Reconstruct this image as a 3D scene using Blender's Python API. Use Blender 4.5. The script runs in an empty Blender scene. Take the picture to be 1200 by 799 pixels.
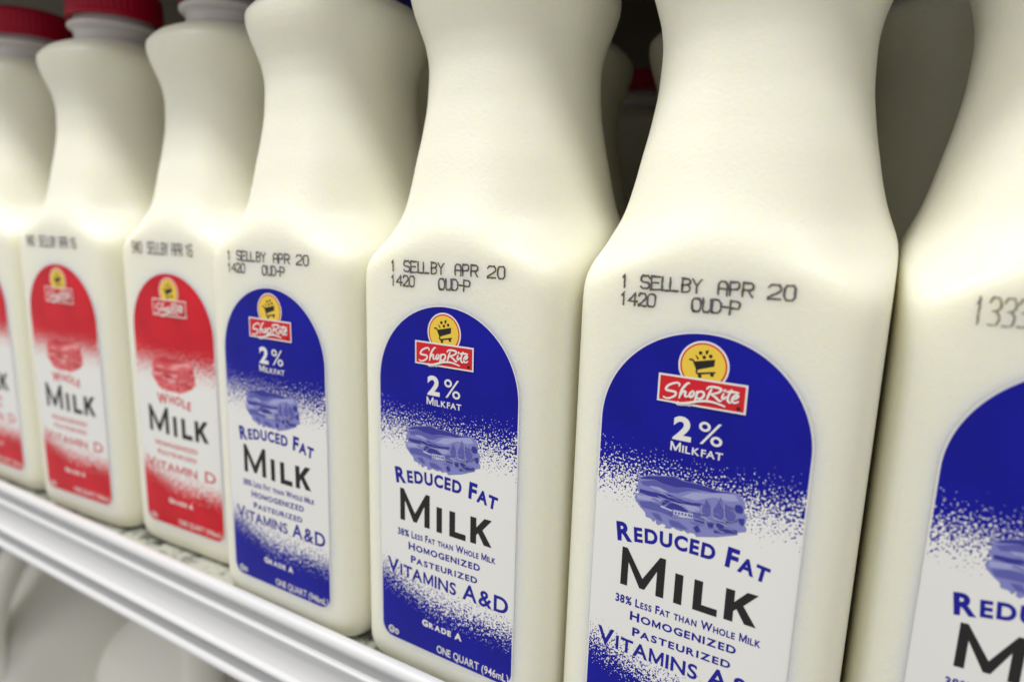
import bpy, bmesh, math, random
from mathutils import Vector, Matrix
random.seed(7)
MM = 0.001
scene = bpy.context.scene
COL = scene.collection

# ---------------------------------------------------------------- camera
cd = bpy.data.cameras.new('camera'); cam = bpy.data.objects.new('camera', cd); COL.objects.link(cam)
cr = Vector((0.87529491, 0.48264023, 0.03028588)); cu = Vector((-0.11308011, 0.14338172, 0.98318593)); cf = Vector((-0.47018264, 0.86400237, -0.1800783))
M3 = Matrix((cr, cu, -cf)).transposed().to_4x4()
M3.translation = Vector((97.928, -147.264, 139.596)) * MM
cam.matrix_world = M3
cd.sensor_width = 36; cd.lens = 22.1725
cd.clip_start = 0.005; cd.clip_end = 50
cd.dof.use_dof = True; cd.dof.focus_distance = 0.166; cd.dof.aperture_fstop = 7.2
scene.camera = cam

# ---------------------------------------------------------------- world, lamps, exposure
w = bpy.data.worlds.new('World'); scene.world = w; w.use_nodes = True
w.node_tree.nodes['Background'].inputs[0].default_value = (1.0, 0.995, 0.98, 1)
w.node_tree.nodes['Background'].inputs[1].default_value = 0.51

def area_lamp(name, loc, target, sx, sy, power, color=(1, 0.99, 0.97)):
    d = bpy.data.lights.new(name, 'AREA'); d.shape = 'RECTANGLE'; d.size = sx; d.size_y = sy
    d.energy = power; d.color = color
    o = bpy.data.objects.new(name, d); COL.objects.link(o)
    o.location = loc
    o.rotation_euler = (Vector(target) - Vector(loc)).to_track_quat('-Z', 'Y').to_euler()
    return o
# the lamp tube under the canopy of the dairy case, and a ceiling tube over the aisle
area_lamp('canopy_lamp', (-0.25, -0.30, 0.98), (-0.25, 0.0, 0.12), 1.8, 0.10, 10.8)
area_lamp('ceiling_lamp', (-1.2, -1.6, 2.0), (0.0, 0.0, 0.1), 0.5, 1.6, 24)
scene.view_settings.view_transform = 'Standard'; scene.view_settings.look = 'None'
scene.view_settings.exposure = -0.07; scene.view_settings.gamma = 1.0
scene.cycles.use_denoising = True
scene.cycles.max_bounces = 18; scene.cycles.diffuse_bounces = 16

# ---------------------------------------------------------------- materials
def srgb(r, g, b):
    f = lambda c: (c / 255 / 12.92) if c / 255 <= 0.04045 else ((c / 255 + 0.055) / 1.055) ** 2.4
    return (f(r), f(g), f(b), 1)

def mat(name, color, rough=0.4, spec=0.5, sss=0, sss_scale=0.004, radius=(1, .9, .6), bump=None, coat=0):
    m = bpy.data.materials.new(name); m.use_nodes = True
    nt = m.node_tree; p = nt.nodes['Principled BSDF']
    p.inputs['Base Color'].default_value = color; p.inputs['Roughness'].default_value = rough
    p.inputs['Specular IOR Level'].default_value = spec
    if sss:
        p.inputs['Subsurface Weight'].default_value = sss; p.inputs['Subsurface Scale'].default_value = sss_scale
        p.inputs['Subsurface Radius'].default_value = radius
    if coat: p.inputs['Coat Weight'].default_value = coat
    if bump:
        tc = nt.nodes.new('ShaderNodeTexCoord'); n = nt.nodes.new('ShaderNodeTexNoise'); b = nt.nodes.new('ShaderNodeBump')
        n.inputs['Scale'].default_value = bump[0]; n.inputs['Detail'].default_value = 2
        b.inputs['Strength'].default_value = bump[1]; b.inputs['Distance'].default_value = bump[2]
        nt.links.new(tc.outputs['Object'], n.inputs['Vector']); nt.links.new(n.outputs['Fac'], b.inputs['Height'])
        nt.links.new(b.outputs['Normal'], p.inputs['Normal'])
    return m

def N(nt, kind, **kw):
    n = nt.nodes.new(kind)
    for k, v in kw.items(): setattr(n, k, v)
    return n
def math_node(nt, op, a, b=None, clamp=False):
    n = N(nt, 'ShaderNodeMath', operation=op, use_clamp=clamp)
    for i, v in enumerate((a, b)):
        if v is None: continue
        if isinstance(v, (int, float)): n.inputs[i].default_value = v
        else: nt.links.new(v, n.inputs[i])
    return n.outputs[0]
def map_range(nt, v, a, b, c, d):
    n = N(nt, 'ShaderNodeMapRange'); n.clamp = True
    nt.links.new(v, n.inputs[0])
    for i, x in enumerate((a, b, c, d)):
        if isinstance(x, (int, float)): n.inputs[i + 1].default_value = x
        else: nt.links.new(x, n.inputs[i + 1])
    return n.outputs[0]

WHITE = (0.80, 0.79, 0.76, 1)
def ink_material(name, ink, lift=0.0):
    """The label's print: solid ink at top and foot, breaking up into a spray of dots towards the white middle."""
    m = mat(name, ink, 0.38, 0.25); nt = m.node_tree; p = nt.nodes['Principled BSDF']
    tc = N(nt, 'ShaderNodeTexCoord'); sep = N(nt, 'ShaderNodeSeparateXYZ'); nt.links.new(tc.outputs['Object'], sep.inputs[0])
    x, z = sep.outputs[0], sep.outputs[2]
    top = map_range(nt, z, 0.0695, 0.0893, 0, 1)
    mid = map_range(nt, x, -0.024, -0.003, 0.0318 + lift, 0.0255 + lift)
    low = map_range(nt, math_node(nt, 'SUBTRACT', mid, z), -0.0072, 0.0075, 0, 1)
    dens = math_node(nt, 'MAXIMUM', top, low)
    thr = map_range(nt, dens, 0, 1, 0.27, 0.74)
    thr = math_node(nt, 'ADD', thr, math_node(nt, 'GREATER_THAN', dens, 0.995)); thr = math_node(nt, 'SUBTRACT', thr, math_node(nt, 'LESS_THAN', dens, 0.005))
    # dots are coarser at the top than at the foot
    fine = N(nt, 'ShaderNodeTexNoise'); fine.inputs['Scale'].default_value = 2300; fine.inputs['Detail'].default_value = 1.0; fine.inputs['Roughness'].default_value = 0.6
    coarse = N(nt, 'ShaderNodeTexNoise'); coarse.inputs['Scale'].default_value = 1700; coarse.inputs['Detail'].default_value = 1.2; coarse.inputs['Roughness'].default_value = 0.65
    for n in (fine, coarse): nt.links.new(tc.outputs['Object'], n.inputs['Vector'])
    sel = math_node(nt, 'GREATER_THAN', z, 0.05)
    mixf = N(nt, 'ShaderNodeMix', data_type='FLOAT')
    nt.links.new(sel, mixf.inputs['Factor']); nt.links.new(fine.outputs['Fac'], mixf.inputs[2]); nt.links.new(coarse.outputs['Fac'], mixf.inputs[3])
    mask = map_range(nt, math_node(nt, 'SUBTRACT', thr, mixf.outputs[0]), -0.012, 0.012, 0, 1)
    # slight unevenness of the print
    var = N(nt, 'ShaderNodeTexNoise'); var.inputs['Scale'].default_value = 60; var.inputs['Detail'].default_value = 4
    nt.links.new(tc.outputs['Object'], var.inputs['Vector'])
    hue = N(nt, 'ShaderNodeMix', data_type='RGBA'); nt.links.new(map_range(nt, var.outputs['Fac'], .3, .7, 0, 1), hue.inputs['Factor'])
    hue.inputs[6].default_value = tuple(c * 0.85 for c in ink[:3]) + (1,); hue.inputs[7].default_value = tuple(min(1, c * 1.12) for c in ink[:3]) + (1,)
    mx = N(nt, 'ShaderNodeMix', data_type='RGBA'); nt.links.new(mask, mx.inputs['Factor'])
    mx.inputs[6].default_value = WHITE; nt.links.new(hue.outputs[2], mx.inputs[7])
    nt.links.new(mx.outputs[2], p.inputs['Base Color'])
    return m

BLUE = (0.003, 0.004, 0.285, 1); RED = (0.60, 0.010, 0.022, 1)
m_milk = mat('milk_in_plastic', (0.83, 0.815, 0.69, 1), 0.44, 0.5, sss=1.0, sss_scale=0.008, radius=(1, .88, .30), bump=(850, 0.30, 0.0004))
def add_specks(m, dark):
    """a rare dark fleck or scuff on the plastic"""
    nt = m.node_tree; p = nt.nodes['Principled BSDF']; base = tuple(p.inputs['Base Color'].default_value)
    tc = N(nt, 'ShaderNodeTexCoord'); oi = N(nt, 'ShaderNodeObjectInfo'); ad = N(nt, 'ShaderNodeVectorMath', operation='ADD')
    nt.links.new(tc.outputs['Object'], ad.inputs[0]); nt.links.new(oi.outputs['Random'], ad.inputs[1])
    vo = N(nt, 'ShaderNodeTexVoronoi'); vo.inputs['Scale'].default_value = 48; nt.links.new(ad.outputs[0], vo.inputs['Vector'])
    sp = N(nt, 'ShaderNodeSeparateColor'); nt.links.new(vo.outputs['Color'], sp.inputs[0])
    size = map_range(nt, sp.outputs[0], 0.72, 1.0, 0.0, 0.034)
    msk = math_node(nt, 'MULTIPLY', math_node(nt, 'LESS_THAN', vo.outputs['Distance'], size), 0.6)
    mx = N(nt, 'ShaderNodeMix', data_type='RGBA'); nt.links.new(msk, mx.inputs['Factor']); mx.inputs[6].default_value = base; mx.inputs[7].default_value = dark
    nt.links.new(mx.outputs[2], p.inputs['Base Color'])
add_specks(m_milk, (0.30, 0.27, 0.20, 1))
m_neck = mat('thin_milky_plastic', (0.64, 0.60, 0.575, 1), 0.32, 0.5, sss=0.6, sss_scale=0.002)
m_capred = mat('red_cap_plastic', (0.40, 0.003, 0.026, 1), 0.4, 0.25)
m_capblue = mat('blue_cap_plastic', (0.012, 0.012, 0.20, 1), 0.4, 0.5)
m_white = mat('label_white', WHITE, 0.4, 0.4)
m_inkblue = ink_material('label_blue_print', BLUE); m_inkred = ink_material('label_red_print', RED, 0.0028)
m_blue = mat('blue_ink', BLUE, 0.4, 0.4); m_red = mat('red_ink', RED, 0.4, 0.4)
m_black = mat('black_ink', (0.012, 0.010, 0.010, 1), 0.4, 0.4)
m_print = mat('inkjet_print', (0.10, 0.09, 0.105, 1), 0.5, 0.3)
m_print2 = mat('faint_inkjet_print', (0.16, 0.15, 0.14, 1), 0.5, 0.3)
m_logored = mat('logo_red', (0.62, 0.008, 0.018, 1), 0.4, 0.4); m_yellow = mat('logo_yellow', (0.82, 0.56, 0.055, 1), 0.4, 0.4)
m_cream = mat('logo_cream', (0.78, 0.76, 0.72, 1), 0.4, 0.4)
PICB = {'base': mat('picture_periwinkle', srgb(128, 130, 192), .4), 'dark': mat('picture_navy', srgb(46, 46, 146), .4), 'mid': mat('picture_slate', srgb(88, 90, 168), .4),
        'light': mat('picture_lavender', srgb(160, 162, 208), .4), 'pale': mat('picture_pale', srgb(205, 206, 228), .4)}
PICR = {'base': mat('picture_rose', srgb(226, 110, 114), .4), 'dark': mat('picture_crimson', srgb(196, 40, 52), .4), 'mid': mat('picture_coral', srgb(212, 78, 84), .4),
        'light': mat('picture_pink', srgb(236, 150, 150), .4), 'pale': mat('picture_blush', srgb(240, 200, 196), .4)}
m_metal = mat('white_enamel', (0.67, 0.67, 0.675, 1), 0.36, 0.5, bump=(60, 0.05, 0.001))
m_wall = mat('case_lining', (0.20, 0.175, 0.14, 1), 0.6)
m_jug = mat('jug_plastic', (0.80, 0.785, 0.72, 1), 0.38, 0.45, sss=0.7, sss_scale=0.006)

def speckled():
    m = mat('soiled_shelf_deck', (0.6, 0.6, 0.55, 1), 0.5); nt = m.node_tree; p = nt.nodes['Principled BSDF']
    tc = N(nt, 'ShaderNodeTexCoord'); n = N(nt, 'ShaderNodeTexNoise'); n.inputs['Scale'].default_value = 130; n.inputs['Detail'].default_value = 5; n.inputs['Roughness'].default_value = .7
    nt.links.new(tc.outputs['Object'], n.inputs['Vector'])
    r = N(nt, 'ShaderNodeValToRGB'); nt.links.new(n.outputs['Fac'], r.inputs[0])
    e = r.color_ramp.elements; e[0].position = .37; e[0].color = (0.05, 0.05, 0.04, 1); e[1].position = .54; e[1].color = (0.48, 0.49, 0.43, 1)
    nt.links.new(r.outputs[0], p.inputs['Base Color'])
    b = N(nt, 'ShaderNodeBump'); b.inputs['Strength'].default_value = .4; b.inputs['Distance'].default_value = .001
    nt.links.new(n.outputs['Fac'], b.inputs['Height']); nt.links.new(b.outputs[0], p.inputs['Normal'])
    return m
m_deck = speckled()

# ---------------------------------------------------------------- helpers
def obj(name, verts, faces, mats, parent=None, midx=None, smooth=False):
    me = bpy.data.meshes.new(name); me.from_pydata([tuple(c * MM for c in v) for v in verts], [], faces)
    for m in (mats if isinstance(mats, (list, tuple)) else [mats]): me.materials.append(m)
    if midx:
        for p, i in zip(me.polygons, midx): p.material_index = i
    if smooth:
        for p in me.polygons: p.use_smooth = True
    me.update()
    o = bpy.data.objects.new(name, me); COL.objects.link(o)
    if parent: o.parent = parent
    return o
def thing(name, label, cat, loc=(0, 0, 0), rot=(0, 0, 0), group=None):
    o = bpy.data.objects.new(name, None); COL.objects.link(o); o.empty_display_size = 0.02
    o.location = [c * MM for c in loc]; o.rotation_euler = [math.radians(a) for a in rot]
    o['label'] = label; o['category'] = cat
    if group: o['group'] = group
    return o
def smooth_curve(pts):
    """monotone cubic through (z, value) pairs"""
    n = len(pts); d = [(pts[i+1][1] - pts[i][1]) / (pts[i+1][0] - pts[i][0]) for i in range(n - 1)]
    m = [d[0]] + [0 if d[i-1] * d[i] <= 0 else 2 * d[i-1] * d[i] / (d[i-1] + d[i]) for i in range(1, n - 1)] + [d[-1]]
    def f(z):
        if z <= pts[0][0]: return pts[0][1]
        for i in range(n - 1):
            if z <= pts[i+1][0]:
                h = pts[i+1][0] - pts[i][0]; t = (z - pts[i][0]) / h
                return ((2*t**3 - 3*t*t + 1) * pts[i][1] + (t**3 - 2*t*t + t) * h * m[i] + (-2*t**3 + 3*t*t) * pts[i+1][1] + (t**3 - t*t) * h * m[i+1])
        return pts[-1][1]
    return f
def loft(rings, close_bottom=True, close_top=True):
    k = len(rings[0]); v = [p for r in rings for p in r]; f = []
    for i in range(len(rings) - 1):
        for j in range(k):
            a = i * k + j; b = i * k + (j + 1) % k
            f.append((a, b, b + k, a + k))
    if close_bottom: f.append(tuple(reversed(range(k))))
    if close_top: f.append(tuple(range((len(rings) - 1) * k, len(rings) * k)))
    return v, f
def squircle(hx, hy, n, z, k=160):
    out = []
    for j in range(k):
        a = 2 * math.pi * j / k; c, s = math.cos(a), math.sin(a)
        r = (abs(c) ** n + abs(s) ** n) ** (-1 / n)
        out.append((hx * r * c, hy * r * s, z))
    return out
def circle(r, z, k=96): return [(r * math.cos(2*math.pi*j/k), r * math.sin(2*math.pi*j/k), z) for j in range(k)]

# ---------------------------------------------------------------- the quart bottle
HX, HY, NB = 34.9, 35.8, 8.0
BASE = -4.0                                                         # the print is measured from 4 mm above the foot
FOOT = smooth_curve([(-4, 29.5), (-3.4, 31.6), (-2.4, 33.2), (-0.8, 34.6), (1.5, 35.4), (4, 35.8), (215, 35.8)])
CONE = smooth_curve([(110, 62), (118, 55), (124, 49.2), (130, 43.0), (135, 37.9), (139, 35.1), (143, 32.8), (147, 31.1), (152, 29.6), (158, 28.2), (166, 26.5), (176, 25.1), (184, 24.8), (190, 25.4), (195, 26.7), (200, 28.2), (204, 28.9),
                     (206.3, 28.9), (208, 28.2), (210.5, 26.4), (212.5, 22.7), (214, 19), (215, 17.4)])
POWER = smooth_curve([(110, 2.0), (140, 2.15), (150, 2.4), (160, 2.5), (184, 2.45), (200, 2.7), (206, 2.8), (211, 2.3), (214, 2.02), (216, 2.0)])
def section(z, k=160):
    """outline at height z: the rounded square of the body where the cone of the shoulder has not cut it back"""
    out, f, c, n = [], FOOT(z), CONE(z), POWER(z)
    for j in range(k):
        a = 2 * math.pi * j / k; ca, sa = math.cos(a), math.sin(a)
        r1 = f * ((abs(ca) * HY / HX) ** NB + abs(sa) ** NB) ** (-1 / NB)
        r2 = c * (abs(ca) ** n + abs(sa) ** n) ** (-1 / n)
        r = r1 if z < 110 else (r1 ** -26 + r2 ** -26) ** (-1 / 26)
        out.append((r * ca, r * sa, z))
    return out
def front(x):
    return -HY * (1 - min(0.999, abs(x) / HX) ** NB) ** (1 / NB)

def bottle_body(parent):
    zs = [z - 4 for z in (0, .3, .6, 1.1, 1.6, 2.3, 3.2, 4.2, 5.5, 6.8, 8, 10)] + [8 + i * 10.2 for i in range(1, 11)] + [113, 116, 118, 120, 122]
    z = 123.0
    while z < 214.9: zs.append(z); z += 1.0
    rings = [section(z) for z in zs + [215]]
    v, f = loft(rings)
    return obj('body', v, f, m_milk, parent, smooth=True)
def bottle_neck(parent):
    prof = [(214.6, 17.2), (217, 17.0), (219.0, 17.1), (219.7, 18.6), (220.5, 19.4), (221.6, 19.4), (222.4, 18.4), (223, 17.1), (228, 17.0), (237, 17.0)]
    v, f = loft([circle(r, z) for z, r in prof], False, True)
    return obj('neck', v, f, m_neck, parent, smooth=True)
def bottle_cap(parent, m):
    k = 192
    def ribbed(r, z, amp): return [((r + (amp if j % 4 < 2 else 0)) * math.cos(2*math.pi*j/k), (r + (amp if j % 4 < 2 else 0)) * math.sin(2*math.pi*j/k), z) for j in range(k)]
    rings = [ribbed(17.6, 224.4, 0), ribbed(19.6, 224.4, 0), ribbed(19.7, 226.2, 0), ribbed(19.3, 226.6, 0), ribbed(19.2, 227, .18), ribbed(19.1, 235.4, .18), ribbed(18.7, 236.6, .1), ribbed(17.6, 237.3, 0), ribbed(9, 237.4, 0)]
    v, f = loft(rings, False, True)
    return obj('cap', v, f, m, parent)

# ------ flat print laid on the bottle's front
LW, LZ0, LARC, LR = 24.5, 8.2, 92.6, 4.2
def on_front(x, z, off): return (x, front(x) - off, z)
def bottle_label(parent, ink):
    v, f, mi = [], [], []
    for grow, off, k in ((0.0, 0.05, 0), (-0.32, 0.08, 1)):
        W = LW + grow; n = 72; base = len(v)
        for i in range(n + 1):
            x = -W * math.cos(math.pi * i / n)
            zt = LARC + math.sqrt(max(0, W * W - x * x))
            e = abs(x) - (W - LR); zb = LZ0 - grow + (LR - math.sqrt(max(0, LR * LR - e * e)) if e > 0 else 0)
            v.append(on_front(x, zb, off)); v.append(on_front(x, zt, off))
        for i in range(n):
            a = base + 2 * i; f.append((a, a + 2, a + 3, a + 1)); mi.append(k)
    return obj('label', v, f, [m_white, ink], parent, mi)
class Flat:
    """collects flat printed shapes; each further layer lies 0.03 mm proud of the one before"""
    def __init__(s): s.v, s.f, s.m, s.mats, s.off = [], [], [], [], 0.13
    def idx(s, m):
        if m not in s.mats: s.mats.append(m)
        return s.mats.index(m)
    def layer(s): s.off += 0.03
    def poly(s, pts, m, off=None):
        area = sum(pts[i][0] * pts[(i+1) % len(pts)][1] - pts[(i+1) % len(pts)][0] * pts[i][1] for i in range(len(pts)))
        if area < 0: pts = list(reversed(pts))
        b = len(s.v); s.v += [on_front(x, z, s.off if off is None else off) for x, z in pts]
        s.f.append(tuple(range(b, b + len(pts)))); s.m.append(s.idx(m))
    def disc(s, x, z, r, m, k=40): s.poly([(x + r*math.cos(2*math.pi*i/k), z + r*math.sin(2*math.pi*i/k)) for i in range(k)], m)
    def ring(s, x, z, r0, r1, m, k=40):
        for i in range(k):
            a, b = 2*math.pi*i/k, 2*math.pi*(i+1)/k
            s.poly([(x+r0*math.cos(a), z+r0*math.sin(a)), (x+r1*math.cos(a), z+r1*math.sin(a)), (x+r1*math.cos(b), z+r1*math.sin(b)), (x+r0*math.cos(b), z+r0*math.sin(b))], m)
    def stroke(s, pts, wd, m, taper=None, curve=True, caps=True):
        if curve and len(pts) > 2: pts = catmull(pts)
        n = len(pts); L, R = [], []
        for i, (x, z) in enumerate(pts):
            a = pts[max(0, i-1)]; b = pts[min(n-1, i+1)]; dx, dz = b[0]-a[0], b[1]-a[1]; l = math.hypot(dx, dz) or 1
            t = i / (n - 1); h = wd / 2 * (1 if not taper else taper(t))
            if 0 < i < n - 1:
                d0 = Vector((x - a[0], z - a[1])).normalized(); d1 = Vector((b[0] - x, b[1] - z)).normalized(); h /= max(0.6, math.sqrt(max(0.05, (1 + d0.dot(d1)) / 2)))
            L.append((x - dz/l*h, z + dx/l*h)); R.append((x + dz/l*h, z - dx/l*h))
        for i in range(n - 1): s.poly([L[i], R[i], R[i+1], L[i+1]], m)
        if caps:
            for p, q, sg in ((pts[0], pts[1], 1), (pts[-1], pts[-2], 1)):
                ang = math.atan2(p[1]-q[1], p[0]-q[0]); h = wd/2*(1 if not taper else taper(0 if p is pts[0] else 1))
                s.poly([(p[0]+h*math.cos(ang-math.pi/2+math.pi*k/8), p[1]+h*math.sin(ang-math.pi/2+math.pi*k/8)) for k in range(9)], m)
    def build(s, name, parent): return obj(name, s.v, s.f, s.mats, parent, s.m)
def catmull(p, k=6):
    out = []
    for i in range(len(p) - 1):
        p0, p1, p2, p3 = p[max(0, i-1)], p[i], p[i+1], p[min(len(p)-1, i+2)]
        for j in range(k):
            t = j / k
            out.append(tuple(0.5 * (2*p1[c] + (p2[c]-p0[c])*t + (2*p0[c]-5*p1[c]+4*p2[c]-p3[c])*t*t + (3*p1[c]-p0[c]-3*p2[c]+p3[c])*t**3) for c in (0, 1)))
    return out + [p[-1]]

_glyph = {}
def glyph(ch, bold):
    """outline of one letter of Blender's built-in face, as (points, polygons); cap height 1"""
    if ch == 'M':                                                  # drawn here: the built-in M clogs when it is made bolder
        w_, W = 0.115 + 2.2 * bold, 0.98
        return [(0, 0), (0, 1), (w_, 1), (W/2, .05 + 1.75*w_), (W - w_, 1), (W, 1), (W, 0), (W - w_, 0), (W - w_, 1 - 2.2*w_), (W/2 + .4*w_, .04), (W/2 - .4*w_, .04), (w_, 1 - 2.2*w_), (w_, 0)], [tuple(range(12, -1, -1))]
    if (ch, bold) not in _glyph:
        c = bpy.data.curves.new('glyph', 'FONT'); c.body = ch; c.offset = bold; c.resolution_u = 5
        o = bpy.data.objects.new('glyph', c); COL.objects.link(o)
        bpy.context.view_layer.update()
        me = bpy.data.meshes.new_from_object(o.evaluated_get(bpy.context.evaluated_depsgraph_get()))
        _glyph[ch, bold] = ([(q.co.x / 0.70, q.co.y / 0.70) for q in me.vertices], [tuple(q.vertices) for q in me.polygons])
        bpy.data.objects.remove(o); bpy.data.meshes.remove(me); bpy.data.curves.remove(c)
    return _glyph[ch, bold]
def text_line(name, parent, text, x0, x1, z, cap, m, small=0.76, bold=0.012, gap=0.16, space=0.45, zf=None, rf=None, off=0.13):
    """one line of small capitals: capital letters at height cap, lower-case ones as capitals at small*cap, fitted between x0 and x1.
    zf(t) lifts the base line and rf(t) turns the letters, t running from 0 to 1."""
    items, x, last = [], 0.0, ''
    for ch in text:
        if (last + ch).upper() in ('AT', 'FA', 'TA', 'LT', 'PA', 'TH', 'AM', 'GA'): x -= .14 * small if (last + ch).upper() in ('AT', 'FA', 'TA', 'PA') else .03
        last = ch
        if ch == ' ': x += space; continue
        s = small if ch.islower() else 1.0
        P, F = glyph(ch.upper() if ch not in 'm' or '946' not in text else 'm', 0.0 if ch == '%' and len(text) == 2 else bold)
        if '946' in text and ch == 'm': s = 1.0
        xs = [p[0] for p in P]; lo, hi = min(xs), max(xs)
        items.append((P, F, s, x - lo * s)); x += (hi - lo) * s + gap * (0.8 + 0.2 * s)
    total = x - gap; kx = (x1 - x0) / total
    v, f = [], []
    for P, F, s, gx in items:
        b = len(v); xs = [p[0] for p in P]; cx = gx + s * (min(xs) + max(xs)) / 2; t = cx / total
        dz = zf(t) if zf else 0; a = math.radians(rf(t)) if rf else 0; X0 = x0 + cx * kx
        for px, pz in P:
            lx = (gx + px * s - cx) * kx; lz = pz * s * cap
            v.append(on_front(X0 + lx * math.cos(a) - lz * math.sin(a), z + dz + lx * math.sin(a) + lz * math.cos(a), off))
        f += [tuple(b + i for i in q) for q in F]
    return obj(name, v, f, m, parent)

DOT = {'1': [[(.1, .75), (.5, 1), (.5, 0)]], '4': [[(.75, 0), (.75, 1), (0, .32), (1, .32)]], '2': [[(0, .8), (.2, 1), (.8, 1), (1, .8), (1, .6), (0, .05), (0, 0), (1, 0)]],
       '0': [[(.2, 0), (0, .2), (0, .8), (.2, 1), (.8, 1), (1, .8), (1, .2), (.8, 0), (.2, 0)]], '3': [[(0, .82), (.25, 1), (.75, 1), (1, .82), (1, .65), (.7, .52), (.35, .52)], [(.7, .52), (1, .35), (1, .2), (.8, 0)], [(.1, 0), (.6, 0)]],
       '6': [[(.95, .9), (.75, 1), (.25, 1), (0, .8), (0, .2), (.2, 0), (.8, 0), (1, .2), (1, .4), (.8, .55), (0, .5)]], '9': [[(.05, .1), (.3, 0), (.8, 0), (1, .2), (1, .8), (.8, 1), (.2, 1), (0, .8), (0, .6), (.2, .45), (1, .5)]],
       'S': [[(1, .85), (.8, 1), (.2, 1), (0, .85), (0, .65), (.2, .52), (.8, .48), (1, .35), (1, .15), (.8, 0), (.2, 0), (0, .15)]], 'E': [[(1, 1), (0, 1), (0, 0), (1, 0)], [(0, .52), (.8, .52)]],
       'L': [[(0, 1), (0, 0), (1, 0)]], 'B': [[(0, 0), (0, 1), (.75, 1), (1, .85), (1, .66), (.75, .52), (0, .52)], [(.75, .52), (1, .36), (1, .15), (.75, 0), (0, 0)]], 'Y': [[(0, 1), (.5, .5), (.5, 0)], [(1, 1), (.5, .5)]],
       'A': [[(0, 0), (0, .8), (.25, 1), (.75, 1), (1, .8), (1, 0)], [(0, .45), (1, .45)]], 'P': [[(0, 0), (0, 1), (.8, 1), (1, .85), (1, .6), (.8, .45), (0, .45)]],
       'R': [[(0, 0), (0, 1), (.8, 1), (1, .85), (1, .6), (.8, .48), (0, .48)], [(.5, .48), (1, 0)]], 'O': [[(.2, 0), (0, .2), (0, .8), (.2, 1), (.8, 1), (1, .8), (1, .2), (.8, 0), (.2, 0)]],
       'U': [[(0, 1), (0, .2), (.2, 0), (.8, 0), (1, .2), (1, 1)]], 'D': [[(0, 0), (0, 1), (.7, 1), (1, .75), (1, .25), (.7, 0), (0, 0)]], '-': [[(0, .5), (1, .5)]], 'H': [[(0, 0), (0, 1)], [(1, 0), (1, 1)], [(0, .5), (1, .5)]]}
def date_print(parent, rows, m, wd=0.50):
    """ink-jet date code of short strokes: rows of (base z, height, [(letter, x from, x to)])"""
    fl = Flat(); fl.off = 0.05; rnd = random.Random(3)
    for z, h, chars in rows:
        for ch, a, b in chars:
            for st in DOT[ch]:
                pts = [(a + (b - a) * x, z + h * y + rnd.uniform(-.06, .06)) for x, y in st]
                q = []
                for i in range(len(pts) - 1):                      # slight wobble of the jet
                    n = max(1, int(math.dist(pts[i], pts[i+1]) / .45))
                    for k in range(n): q.append((pts[i][0] + (pts[i+1][0]-pts[i][0])*k/n + rnd.uniform(-.06, .06), pts[i][1] + (pts[i+1][1]-pts[i][1])*k/n + rnd.uniform(-.06, .06)))
                q.append(pts[-1]); fl.off = 0.05 + rnd.uniform(0, .04)
                fl.stroke(q, wd * rnd.uniform(.9, 1.1), m, curve=False, taper=lambda u: .8 + .35 * math.sin(u * 37 + z) ** 2)
    return fl.build('date_print', parent)
CODE1 = (125.6, 3.0, [('1', -19.4, -18.2), ('S', -14.7, -12.7), ('E', -12.2, -10.1), ('L', -9.6, -7.9), ('L', -7.7, -5.8), ('B', -4.9, -3.1), ('Y', -2.6, -.6), ('A', 3.2, 5.1), ('P', 5.7, 7.6), ('R', 8.4, 10.5), ('2', 13.6, 16.1), ('0', 16.8, 18.9)])
CODE2 = (121.5, 2.9, [('1', -19.4, -18.2), ('4', -17.5, -15.4), ('2', -15.0, -13.2), ('0', -12.8, -11.0), ('O', -2.3, -.4), ('U', .1, 1.8), ('D', 2.2, 4.1), ('-', 4.3, 5.6), ('P', 6.1, 8.1)])
CODE_TALL = (123.2, 5.4, [('1', -22.5, -21.6), ('3', -20.5, -18.7), ('3', -18.2, -16.3), ('3', -15.9, -14.1), ('0', -13.5, -11.7), ('1', -11.0, -9.9)])
CODE_RED = (124.2, 4.4, [('9', -21.0, -19.3), ('4', -18.9, -17.1), ('0', -16.7, -14.9), ('S', -11.3, -9.6), ('E', -9.2, -7.4), ('L', -6.9, -5.3), ('L', -4.9, -3.3), ('B', -2.6, -.9), ('Y', -.5, 1.2), ('A', 3.6, 5.3), ('P', 5.8, 7.4), ('R', 7.8, 9.6), ('1', 11.9, 13.0), ('6', 13.6, 15.3)])
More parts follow.
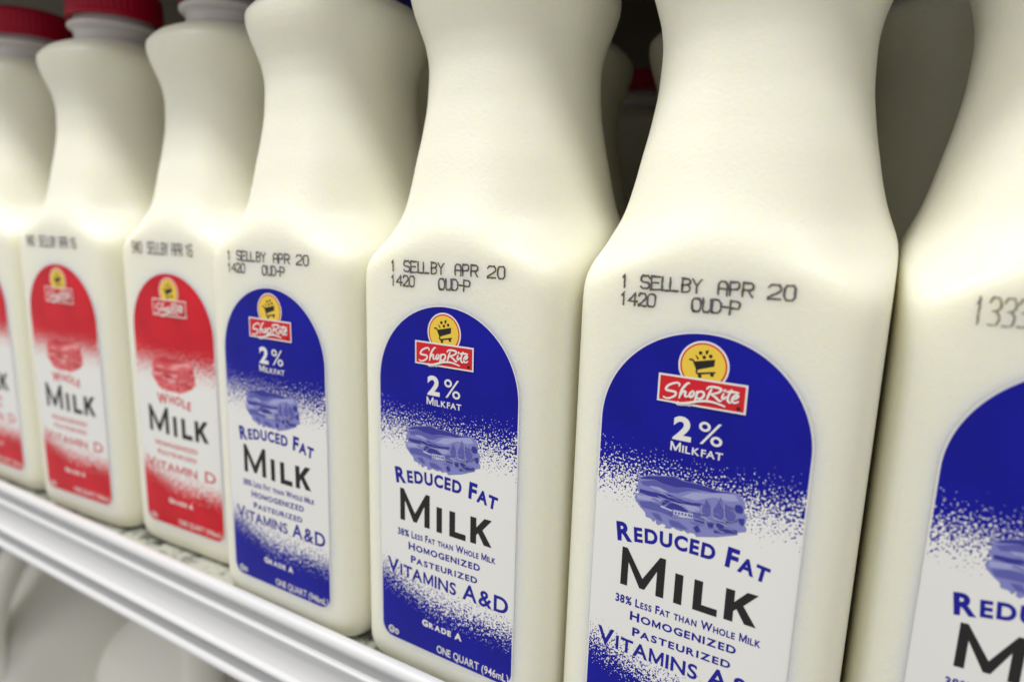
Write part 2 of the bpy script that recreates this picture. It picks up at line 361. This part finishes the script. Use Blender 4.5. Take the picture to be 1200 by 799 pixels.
SCRIPT = [[(-5.2,104.08),(-5.12,104.48),(-5.6,104.72),(-6.56,104.48),(-7.68,103.84),(-8.24,103.04),(-8.08,102.64),(-7.36,102.56),(-6.16,102.48),(-5.84,102.16),(-6.08,101.52),(-7.04,100.88),(-8.0,100.64),(-8.72,100.88)],[(-2.88,105.04),(-3.28,104.96),(-4.0,104.08),(-4.64,102.88),(-4.96,101.2)],[(-4.96,101.52),(-4.4,102.56),(-3.92,102.96),(-3.6,102.8),(-3.68,102.08),(-3.44,101.76),(-2.96,101.92)],[(-2.0,103.28),(-2.48,102.8),(-2.64,102.16),(-2.32,101.84),(-1.76,102.4),(-1.68,103.12),(-2.08,103.36)],[(-0.96,103.44),(-1.04,102.56),(-1.36,100.64)],[(-1.04,102.72),(-0.4,103.44),(0.4,103.44),(0.64,102.8),(0.16,102.0),(-0.56,101.76),(-1.04,102.08)],[(2.24,104.48),(1.76,103.2),(1.36,101.84)],[(1.2,104.32),(1.68,104.88),(2.88,105.04),(4.16,104.88),(4.32,104.48),(3.68,103.84),(2.16,103.28)],[(2.16,103.28),(3.28,102.72),(4.08,102.08),(4.56,102.08)],[(4.96,103.84),(4.72,102.96),(4.96,102.64),(5.52,103.2)],[(5.2,104.72),(5.04,104.48)],[(6.64,104.96),(6.08,103.6),(5.92,102.64),(6.32,102.08),(6.64,102.08)],[(5.6,104.4),(6.72,104.56),(8.16,104.56)],[(6.96,102.88),(7.84,103.28),(8.16,103.84),(7.76,104.0),(7.2,103.52),(6.88,102.72),(7.2,102.24),(7.76,102.24),(8.24,102.56)],[(-5.2,100.24),(-4.8,100.0),(-2.8,100.4),(-0.72,101.12),(1.44,101.52),(3.36,101.44),(5.44,100.96)]]
BULGE = [(-5.76,99.68),(-5.28,99.36),(-4.4,99.36),(-3.12,99.6),(-2.16,99.52)]
CART_BASKET = [(-2.4,110.24),(2.4,111.28),(2.32,109.68),(-1.44,108.4)]
CART_LINE = [(-3.28,110.64),(-2.64,110.64),(-2.32,110.24),(-1.44,108.4),(-1.6,107.92),(-1.36,107.52),(2.56,108.32)]
CART_DOTS = [(-0.72,107.04),(2.0,107.68),(-0.96,112.4),(-0.08,111.52),(1.36,111.92)]
CART_BARS = [[(-2.16,111.84),(-1.76,111.68),(-1.2,111.04),(-1.52,110.8)],[(0.08,113.04),(0.88,113.28),(0.64,112.4),(0.24,112.16)]]
PICTURE = [('base',[(-13.52,78.4),(-13.28,79.52),(-11.28,80.48),(-8.64,81.12),(-4.48,81.84),(-2.4,81.28),(0.64,81.36),(3.6,81.12),(5.84,80.8),(8.0,81.2),(9.84,81.2),(11.36,80.24),(11.84,78.96),(11.76,77.12),(12.56,76.32),(12.4,75.04),(12.16,74.16),(12.72,73.28),(12.56,72.56),(10.96,71.92),(10.8,71.28),(6.32,69.44),(1.68,68.16),(1.12,68.8),(0.0,68.72),(-0.32,68.32),(-1.44,68.88),(-1.92,68.48),(-3.44,68.64),(-4.0,68.96),(-4.8,68.32),(-6.08,68.16),(-5.84,68.96),(-6.72,69.12),(-7.68,68.4),(-8.32,68.8),(-8.24,69.84),(-8.96,68.88),(-9.6,69.6),(-10.96,69.76),(-11.2,70.8),(-11.76,71.28),(-12.32,71.68),(-12.96,72.32),(-13.68,73.12),(-14.16,74.0),(-13.92,74.88),(-13.04,75.52),(-13.76,76.32)]),('dark',[(-13.2,79.36),(-11.28,80.32),(-4.72,81.68),(-2.4,81.12),(0.64,81.2),(3.6,81.04),(5.84,80.72),(8.48,81.12),(10.88,80.32),(8.96,80.96),(6.56,80.48),(4.48,80.0),(2.0,79.92),(-1.28,79.76),(-4.08,79.2),(-7.2,79.36),(-9.36,79.84),(-12.32,79.28)]),('mid',[(-13.04,78.48),(-9.36,79.76),(-7.2,79.36),(-4.0,79.2),(-1.28,79.68),(2.0,79.76),(-1.2,78.96),(-3.68,77.76),(-5.44,77.52),(-7.84,77.28),(-9.76,77.92),(-11.92,77.68)]),('light',[(-10.56,78.0),(-8.16,78.16),(-5.76,77.52),(-7.04,77.12),(-9.44,77.2)]),('light',[(-2.56,77.12),(-0.16,78.88),(3.28,79.52),(7.04,80.48),(9.44,80.72),(10.48,79.44),(8.16,78.8),(4.8,78.96),(0.96,77.12)]),('dark',[(-12.96,76.56),(-9.68,76.56),(-5.44,76.96),(-3.28,76.56),(-1.52,76.24),(2.24,76.72),(1.84,75.92),(-1.44,75.6),(-4.24,75.36),(-6.88,75.6),(-10.4,75.36),(-12.96,75.68)]),('light',[(-13.52,74.96),(-10.4,75.28),(-6.88,75.36),(-7.6,74.24),(-10.0,74.08),(-13.44,73.76)]),('dark',[(-6.24,73.6),(-5.04,75.04),(-3.44,75.28),(-1.84,74.48),(-0.56,73.92),(-1.28,73.6),(-4.16,73.6),(-5.92,72.96)]),('dark',[(-7.36,74.08),(-6.16,75.68),(-5.04,75.68),(-5.52,74.88),(-6.8,73.84)]),('mid',[(-12.96,73.28),(-10.0,73.92),(-7.6,73.76),(-4.32,72.88),(-4.48,71.6),(-7.44,72.0),(-9.84,72.0),(-12.08,72.0)]),('light',[(-2.72,75.36),(1.12,75.68),(1.76,75.44),(2.24,74.24),(-0.56,74.16)]),('mid',[(0.24,74.0),(2.72,74.24),(3.2,72.88),(0.8,72.96)]),('pale',[(-4.08,73.36),(0.48,73.6),(0.48,72.4),(-4.24,71.76)]),('pale',[(-7.44,73.68),(-6.4,73.52),(-4.48,73.2),(-4.64,72.88),(-6.16,73.12),(-7.36,73.28)]),('mid',[(3.28,78.32),(4.24,76.72),(4.56,74.4),(3.76,73.84),(2.72,74.24),(2.48,75.44),(2.88,76.56)]),('mid',[(6.32,79.6),(6.8,77.92),(7.52,76.56),(7.44,74.64),(6.48,73.84),(5.44,74.08),(5.04,75.84),(5.84,77.68)]),('mid',[(7.52,78.08),(8.8,77.12),(10.08,75.92),(10.0,74.8),(8.56,74.16),(7.6,75.52)]),('dark',[(9.84,78.48),(11.04,78.64),(11.6,77.92),(11.44,76.8),(10.24,76.64),(9.76,77.28)]),('dark',[(10.64,75.28),(12.0,75.68),(12.0,74.08),(11.44,73.84),(10.96,74.48)]),('mid',[(-5.2,70.56),(-2.88,70.64),(-0.4,69.44),(-2.48,69.28),(-4.56,69.36)]),('mid',[(-9.52,71.28),(-7.68,71.28),(-6.72,69.84),(-8.4,70.08)]),('dark',[(0.8,70.32),(1.76,71.04),(2.56,69.92),(1.6,69.2)]),('dark',[(5.52,70.88),(7.84,71.92),(10.64,72.4),(10.72,71.6),(7.92,71.04),(5.76,70.4)]),('dark',[(5.92,73.36),(7.68,73.92),(8.08,72.56),(6.88,71.68),(6.08,72.16)]),('dark',[(3.92,72.32),(5.36,72.48),(5.2,71.36),(4.24,71.44)]),('dark',[(0.88,72.4),(3.28,72.4),(3.2,72.0),(0.88,72.08)]),('dark',[(8.0,74.0),(10.56,74.96),(10.56,74.64),(8.08,73.6)])]
PICTURE_LINES = [[(2.32,76.0),(2.48,74.56),(2.72,73.84),(3.84,73.76),(4.56,74.32),(4.48,76.64),(3.2,78.4)],[(3.6,73.84),(3.6,72.24),(4.08,71.52)],[(4.88,76.88),(5.2,74.32),(6.48,73.68),(7.6,74.72),(7.52,76.56),(6.72,77.84),(6.24,78.8),(6.4,79.68)],[(7.44,77.84),(7.68,75.2),(8.48,74.16),(10.0,74.72),(10.32,75.76)],[(3.68,72.88),(6.0,73.2),(8.16,74.08)],[(6.0,73.28),(5.76,72.32),(6.4,71.52)],[(7.76,73.92),(8.0,72.4)]]
HOUSE_WIN = [(-3.6,72.88),(-2.8,72.96),(-2.0,73.04),(-1.2,73.04),(-0.4,73.12),(0.16,73.12)]

def store_logo(parent):
    g = Flat(); cx, cz = -0.1, 109.45
    g.disc(cx, cz, 5.75, m_cream, 64)
    g.layer(); g.disc(cx, cz, 5.32, m_logored, 64)
    g.layer(); g.disc(cx, cz, 4.95, m_yellow, 64)
    g.layer(); g.poly(CART_BASKET, m_black); g.layer(); g.stroke(CART_LINE, .36, m_black, curve=False)
    g.off -= .015
    for i, (x, z) in enumerate(CART_DOTS): g.disc(x, z, .42, m_black, 20)
    for b in CART_BARS: g.poly(b, m_black)
    g.off += .015
    g.layer(); g.poly([(-10.25, 99.75), (-6.9, 99.75)] + BULGE + [(-2.6, 99.75), (10.05, 99.75), (10.05, 106.5), (-10.25, 106.5)], m_cream)
    g.layer(); g.poly([(-9.8, 100.2), (9.6, 100.2), (9.6, 106.05), (-9.8, 106.05)], m_logored)
    g.layer(); g.poly([(8.0, 100.5), (8.0, 101.3), (8.8, 101.3), (8.8, 100.5)], m_black)
    for st in SCRIPT:
        g.off += .008
        g.stroke(st, .49, m_cream, taper=(lambda t: 0.75 + 0.4 * math.sin(math.pi * t)) if len(st) > 2 else None)
    return g.build('logo', parent)

def farm_picture(parent, P, dx=0, dz=0, sz=1.0):
    g = Flat(); rnd = random.Random(5); mv = lambda pts: [(x + dx, 75 + (z - 75) * sz + dz) for x, z in pts]
    for k, pts in PICTURE: g.poly(mv(pts), P[k]); g.off += .006
    for i in range(26):                                            # brush marks
        x = rnd.uniform(-11, 8); z = 75.6 - x * 0.05 + rnd.uniform(-4.2, 2.6)
        if (x / 13) ** 2 + ((z - 75.3) / 5.2) ** 2 > .8: continue
        g.off += .003; g.stroke(mv([(x, z), (x + rnd.uniform(.8, 2), z + rnd.uniform(-.3, .2)), (x + rnd.uniform(2.2, 3.6), z + rnd.uniform(-.7, .1))]), rnd.uniform(.15, .4), P[rnd.choice(('mid', 'light', 'base', 'mid'))], taper=lambda t: math.sin(math.pi * t) * .9 + .1)
    for pts in PICTURE_LINES: g.off += .004; g.stroke(mv(pts), .12, P['light'])
    g.off += .004
    for x, z in HOUSE_WIN: g.poly(mv([(x - .2, z - .25), (x + .2, z - .25), (x + .2, z + .25), (x - .2, z + .25)]), P['dark'])
    return g.build('picture', parent)

MILK = [[(-16.4, 49.8), (-16.4, 60.1), (-15.0, 60.1), (-10.65, 53.0), (-6.5, 60.1), (-5.05, 60.1), (-5.05, 49.6), (-7.05, 49.6), (-7.05, 56.2), (-10.0, 50.2), (-11.3, 50.2), (-14.55, 56.4), (-14.55, 49.8)],
        [(-2.5, 49.4), (-.5, 49.4), (-.5, 57.3), (-2.5, 57.3)], [(2.2, 49.4), (8.0, 49.4), (8.0, 51.25), (4.25, 51.25), (4.25, 57.3), (2.2, 57.3)],
        [(9.6, 49.6), (11.65, 49.6), (11.65, 52.4), (12.3, 53.1), (14.3, 49.9), (16.9, 49.9), (13.75, 54.4), (16.8, 58.0), (14.4, 58.0), (11.65, 54.7), (11.65, 57.6), (9.6, 57.6)]]
def milk_word(parent, k=1.0, dz=0.0):
    g = Flat()
    for p in MILK: g.poly([(x * k, 49.6 + (z - 49.6) * k + dz) for x, z in p], m_black)
    return g.build('lettering', parent)
def kosher_mark(parent):
    g = Flat(); g.ring(-20.4, 10.9, .95, 1.3, m_cream)
    g.stroke([(-20.9, 11.5), (-20.9, 10.5), (-20.4, 10.2), (-19.9, 10.5), (-19.9, 11.5)], .3, m_cream, curve=False)
    g.off += .01; g.stroke([(-18.6, 10.0), (-18.6, 11.5), (-18.0, 11.5), (-17.6, 11.1), (-17.6, 10.4), (-18.0, 10.0), (-18.6, 10.0)], .38, m_cream, curve=False)
    return g.build('kosher_mark', parent)

def blue_bottle():
    t = thing('milk_bottle', '', 'milk bottle'); bottle_body(t); bottle_neck(t); bottle_cap(t, m_capblue)
    l = bottle_label(t, m_inkblue); store_logo(l); farm_picture(l, PICB)
    text_line('lettering', l, '2%', -5.9, 5.6, 91.2, 5.4, m_cream, bold=0.035, gap=.26)
    text_line('lettering', l, 'Milkfat', -6.2, 6.0, 88.1, 2.3, m_cream, bold=0.02, gap=.14)
    arc = lambda t: 2.2 * (1 - (2 * t - 1.0) ** 2) - .5
    text_line('lettering', l, 'Reduced Fat', -17.9, 18.2, 62.0, 4.7, m_blue, small=.76, bold=0.04, gap=.12, zf=arc, rf=lambda t: 9 - 18 * t)
    milk_word(l)
    text_line('lettering', l, '38% Less Fat than Whole Milk', -17.4, 18.3, 44.7, 2.15, m_blue, bold=0.028, gap=.13, zf=lambda t: .7 * t)
    text_line('lettering', l, 'Homogenized', -13.2, 13.1, 40.8, 2.35, m_blue, small=.82, bold=0.03, gap=.16, zf=lambda t: .8 * t)
    text_line('lettering', l, 'Pasteurized', -12.3, 12.2, 36.6, 2.25, m_blue, small=.82, bold=0.03, gap=.16, zf=lambda t: .8 * t)
    text_line('lettering', l, 'Vitamins A&D', -21.8, 22.7, 31.1, 4.9, m_blue, small=.78, bold=0.02, gap=.12, space=.36)
    text_line('lettering', l, 'Grade A', -7.9, 7.0, 16.9, 2.0, m_cream, small=.85, bold=0.05, gap=.16)
    text_line('lettering', l, 'ONE QUART (946mL)', -2.2, 23.4, 9.7, 2.5, m_cream, bold=0.012, gap=.1)
    kosher_mark(l); date_print(t, [CODE1, CODE2], m_print)
    return t
def red_bottle():
    t = thing('milk_bottle', '', 'milk bottle'); bottle_body(t); bottle_neck(t); bottle_cap(t, m_capred)
    l = bottle_label(t, m_inkred); store_logo(l); farm_picture(l, PICR, dz=.6, sz=1.1)
    arc = lambda t: 1.6 * (1 - (2 * t - 1.0) ** 2)
    text_line('lettering', l, 'Whole', -11.6, 8.8, 61.8, 4.4, m_red, small=.8, bold=0.026, gap=.16, zf=arc, rf=lambda t: 6 - 12 * t)
    milk_word(l, 1.1, 0)
    text_line('lettering', l, 'Homogenized', -15, 11.3, 44.0, 2.3, m_red, small=.85, bold=0.014, gap=.16)
    text_line('lettering', l, 'Pasteurized', -13.8, 10.4, 40.0, 2.2, m_red, small=.85, bold=0.014, gap=.16)
    text_line('lettering', l, 'Vitamin D', -21.9, 21.2, 33.3, 4.6, m_red, small=.8, bold=0.008, gap=.14, space=.6)
    text_line('lettering', l, 'Grade A', -8.9, 6.4, 19.0, 2.0, m_cream, small=.85, bold=0.05, gap=.16)
    text_line('lettering', l, 'ONE QUART (946mL)', -3.4, 23.2, 10.2, 2.4, m_cream, bold=0.012, gap=.1)
    kosher_mark(l); date_print(t, [CODE_RED], m_print2)
    return t
def copy_bottle(src):
    r = src.copy(); COL.objects.link(r)
    for ch in list(src.children):
        c = ch.copy(); COL.objects.link(c); c.parent = r
        for g in list(ch.children):
            d = g.copy(); COL.objects.link(d); d.parent = c
    return r
def place(o, x, y, rz, label, group, ry=0):
    o.location = (x * MM, y * MM, BASE * MM); o.rotation_euler = (0, math.radians(ry), math.radians(rz)); o['label'] = label; o['group'] = group
    for c in o.children: c.location.z = -BASE * MM

# ---------------------------------------------------------------- the dairy case
def box(v, f, x0, x1, y0, y1, z0, z1):
    b = len(v); v += [(x, y, z) for x in (x0, x1) for y in (y0, y1) for z in (z0, z1)]
    f += [tuple(b + i for i in q) for q in ((0, 1, 3, 2), (4, 6, 7, 5), (0, 4, 5, 1), (2, 3, 7, 6), (0, 2, 6, 4), (1, 5, 7, 3))]
def extrude(name, prof, x0, x1, m, parent, smooth=True):
    n = len(prof); v = [(x0, y, z) for y, z in prof] + [(x1, y, z) for y, z in prof]
    f = [(i, (i+1) % n, n + (i+1) % n, n + i) for i in range(n)] + [tuple(range(n))[::-1], tuple(range(n, 2*n))]
    o = obj(name, v, f, m, parent)
    if smooth:
        for p in o.data.polygons: p.use_smooth = len(p.vertices) == 4
        mod = o.modifiers.new('split', 'EDGE_SPLIT'); mod.split_angle = math.radians(45)
    return o
def arc_pts(cy, cz, r, a0, a1, k=8): return [(cy + r*math.cos(math.radians(a0+(a1-a0)*i/k)), cz + r*math.sin(math.radians(a0+(a1-a0)*i/k))) for i in range(k+1)]
X0, X1 = -900, 520
def rail_profile(zo=0, yo=0):
    p = arc_pts(-8, 2.6, 2.4, 0, 235, 14)                           # rolled upper lip
    p += [(-6.6, -0.2), (-5.9, -1.6), (-5.9, -3.6), (-8.8, -4.0)]
    p += arc_pts(-9.7, -4.7, 0.9, 80, 200, 6)                       # thin ridge under it
    p += [(-9.7, -6.4), (-9.2, -9), (-9.1, -13), (-9.6, -15.4), (-10.4, -17)]   # hollow ticket channel
    p += arc_pts(-11.0, -18.4, 1.3, 110, 250, 7)                    # lower ridge
    p += [(-7.4, -19.6), (-5.6, -21.2), (-5.6, -25.6), (-9.6, -25.9)]
    p += arc_pts(-10.4, -27.7, 1.75, 100, 270, 9)                     # bottom lip
    p += [(-7, -29), (-5.3, -27), (-5.3, -4)]
    return [(y + yo, z + zo) for y, z in p]
def shelf(label, z, rz, y_back=470, deck_mat=None, yo=0):
    t = thing('shelf', label, 'shelf', (-171, yo, z), (0, 0, rz))
    v, f = [], []; box(v, f, X0, X1, -5.0, y_back, -8, -4.0); obj('deck', v, f, deck_mat or m_metal, t)
    extrude('price_rail', rail_profile(), X0, X1, m_metal, t)
    return t
sh = shelf('white metal shelf with ribbed front rail carrying the quart milk bottles', 0, -0.5, deck_mat=m_deck)
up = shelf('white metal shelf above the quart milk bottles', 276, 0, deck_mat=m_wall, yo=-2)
lo = shelf('white metal shelf below, holding the large milk jugs', -345, 0)
v, f = [], []; box(v, f, -1100, 700, 475, 490, -420, 420); wl = obj('wall', v, f, m_wall); wl['kind'] = 'structure'
for x in (-1085, 360):
    v, f = [], []; box(v, f, x, x + 12, 0, 474, -420, 420); o = obj('wall', v, f, m_wall); o['kind'] = 'structure'

# ---------------------------------------------------------------- bottles
B = blue_bottle(); R = red_bottle()
G1 = 'quart milk bottles in the front row'
front_row = [('R', -289.81, 36.75, 1.49, 0, 'red labelled whole milk bottle cut off by the left edge of the photo'),
             ('R', -213.87, 36.36, 3.32, 0, 'red labelled whole milk bottle, middle one of three, its red cap in view'),
             ('R', -141.89, 41.44, 2.12, 0, 'red labelled whole milk bottle standing right beside the first blue labelled one'),
             ('B', -71.36, 31.76, -0.44, 0, 'blue labelled reduced fat milk bottle touching the last red labelled bottle'),
             ('B', 0.41, 31.71, -1.78, -0.4, 'blue labelled reduced fat milk bottle, second of four, its whole label in view'),
             ('B', 70.95, 32.91, -2.62, 0, 'largest looking blue labelled reduced fat milk bottle with its label in full width'),
             ('B', 140.4, 41.6, 1.6, 0, 'blue labelled milk bottle with tall 1333 code, cut off by the right edge')]
first = {'R': R, 'B': B}; used = set()
for kind, x, y, rz, ry, label in front_row:
    o = first[kind] if kind not in used else copy_bottle(first[kind]); used.add(kind)
    place(o, x, y, rz, label, G1, ry)
    shift = {'touching': (-0.5, -0.3), 'second of': (0.3, 0.2), 'largest': (-1.5, 0.3)}.get(next((k for k in ('touching', 'second of', 'largest') if k in label), ''), (0, 0))
    for c in o.children:                                            # each code was jetted a little differently
        if c.name.startswith('date_print'): c.location = (shift[0] * MM, 0, (shift[1] - BASE) * MM)
    if '1333' in label:
        for c in list(o.children):
            if c.name.startswith('date_print'): bpy.data.objects.remove(c)
        date_print(o, [CODE_TALL], m_print2, .36).location.z = -BASE * MM
G2 = 'milk bottles standing behind the front row'
back_row = [('B', -95, 112, 1, 'shaded milk bottle behind the gap right of the first blue labelled bottle'),
            ('B', -22.5, 109, 0, 'shaded blue capped milk bottle behind the gap between the two full blue labels'),
            ('B', 47.5, 110, 0, 'shaded milk bottle hidden mostly behind the largest looking front bottle'),
            ('B', 118, 109, 0, 'shaded milk bottle with date print behind the gap at the right'),
            ('R', -167, 110, 1, 'shaded milk bottle behind the last red labelled front bottle'),
            ('R', -239, 109, -1, 'shaded milk bottle behind the middle red labelled front bottle'),
            ('R', -38, 268, 0, 'red capped milk bottle deep in the third row, its cap glimpsed through the gap')]
for kind, x, y, rz, label in back_row: place(copy_bottle(first[kind]), x, y, rz, label, G2)

# ---------------------------------------------------------------- gallon jugs on the shelf below
def jug(label, x, y, rz):
    t = thing('milk_jug', label, 'milk jug', (x, y, -349), (0, 0, rz), 'large milk jugs on the lower shelf')
    H = smooth_curve([(0, 66), (2, 70), (6, 73), (12, 74.5), (20, 75), (110, 75), (140, 74.5), (158, 71), (172, 63), (188, 51), (204, 38), (218, 27), (228, 21), (236, 18)])
    Pw = smooth_curve([(0, 5), (120, 5.5), (158, 4), (190, 2.7), (236, 2)])
    zs = [0, 1, 2, 4, 6, 9, 12, 16, 20, 50, 80, 110, 120] + [124 + 2.5*i for i in range(45)]
    v, f = loft([squircle(H(z), H(z), Pw(z), z, 96) for z in zs if z <= 236]); obj('body', v, f, m_jug, t, smooth=True)
    v, f = loft([circle(r, z, 64) for z, r in ((235.9, 17), (240, 17), (241, 20), (253, 20), (254.5, 18.5), (255, 12))], True, True); obj('cap', v, f, m_capblue, t)
    path = catmull([(12, -12, 228), (30, -30, 226), (50, -50, 214), (62, -62, 190), (63, -63, 165), (60, -60, 140)] if False else [(12, 226), (34, 230), (62, 220), (80, 196), (88, 166), (86, 138)], 6)
    rings = []
    for i, (r, z) in enumerate(path):
        a, b = path[max(0, i-1)], path[min(len(path)-1, i+1)]; tx, tz = b[0]-a[0], b[1]-a[1]; l = math.hypot(tx, tz); nx, nz = -tz/l, tx/l
        ring = []
        for k in range(20):
            an = 2*math.pi*k/20; u, w_ = 9*math.cos(an), 13*math.sin(an); R_ = r + nx*u; s2 = math.sqrt(.5)
            ring.append((R_*s2*1 - w_*s2*-1, -R_*s2 + w_*s2, z + nz*u))
        rings.append(ring)
    v, f = loft(rings); obj('handle', v, f, m_jug, t, smooth=True)
    return t
jug('white plastic milk jug with moulded handle below the shelf, at the lower left corner', -474, 128, -30)
jug('shaded white milk jug standing further back between the other two jugs', -452, 268, 0)
jug('white plastic milk jug showing one smooth flat side below the middle red label bottle', -322, 150, 0)
jug('white plastic milk jug under the rail, right of the smooth sided jug', -163, 150, 5)
bpy.context.view_layer.update()
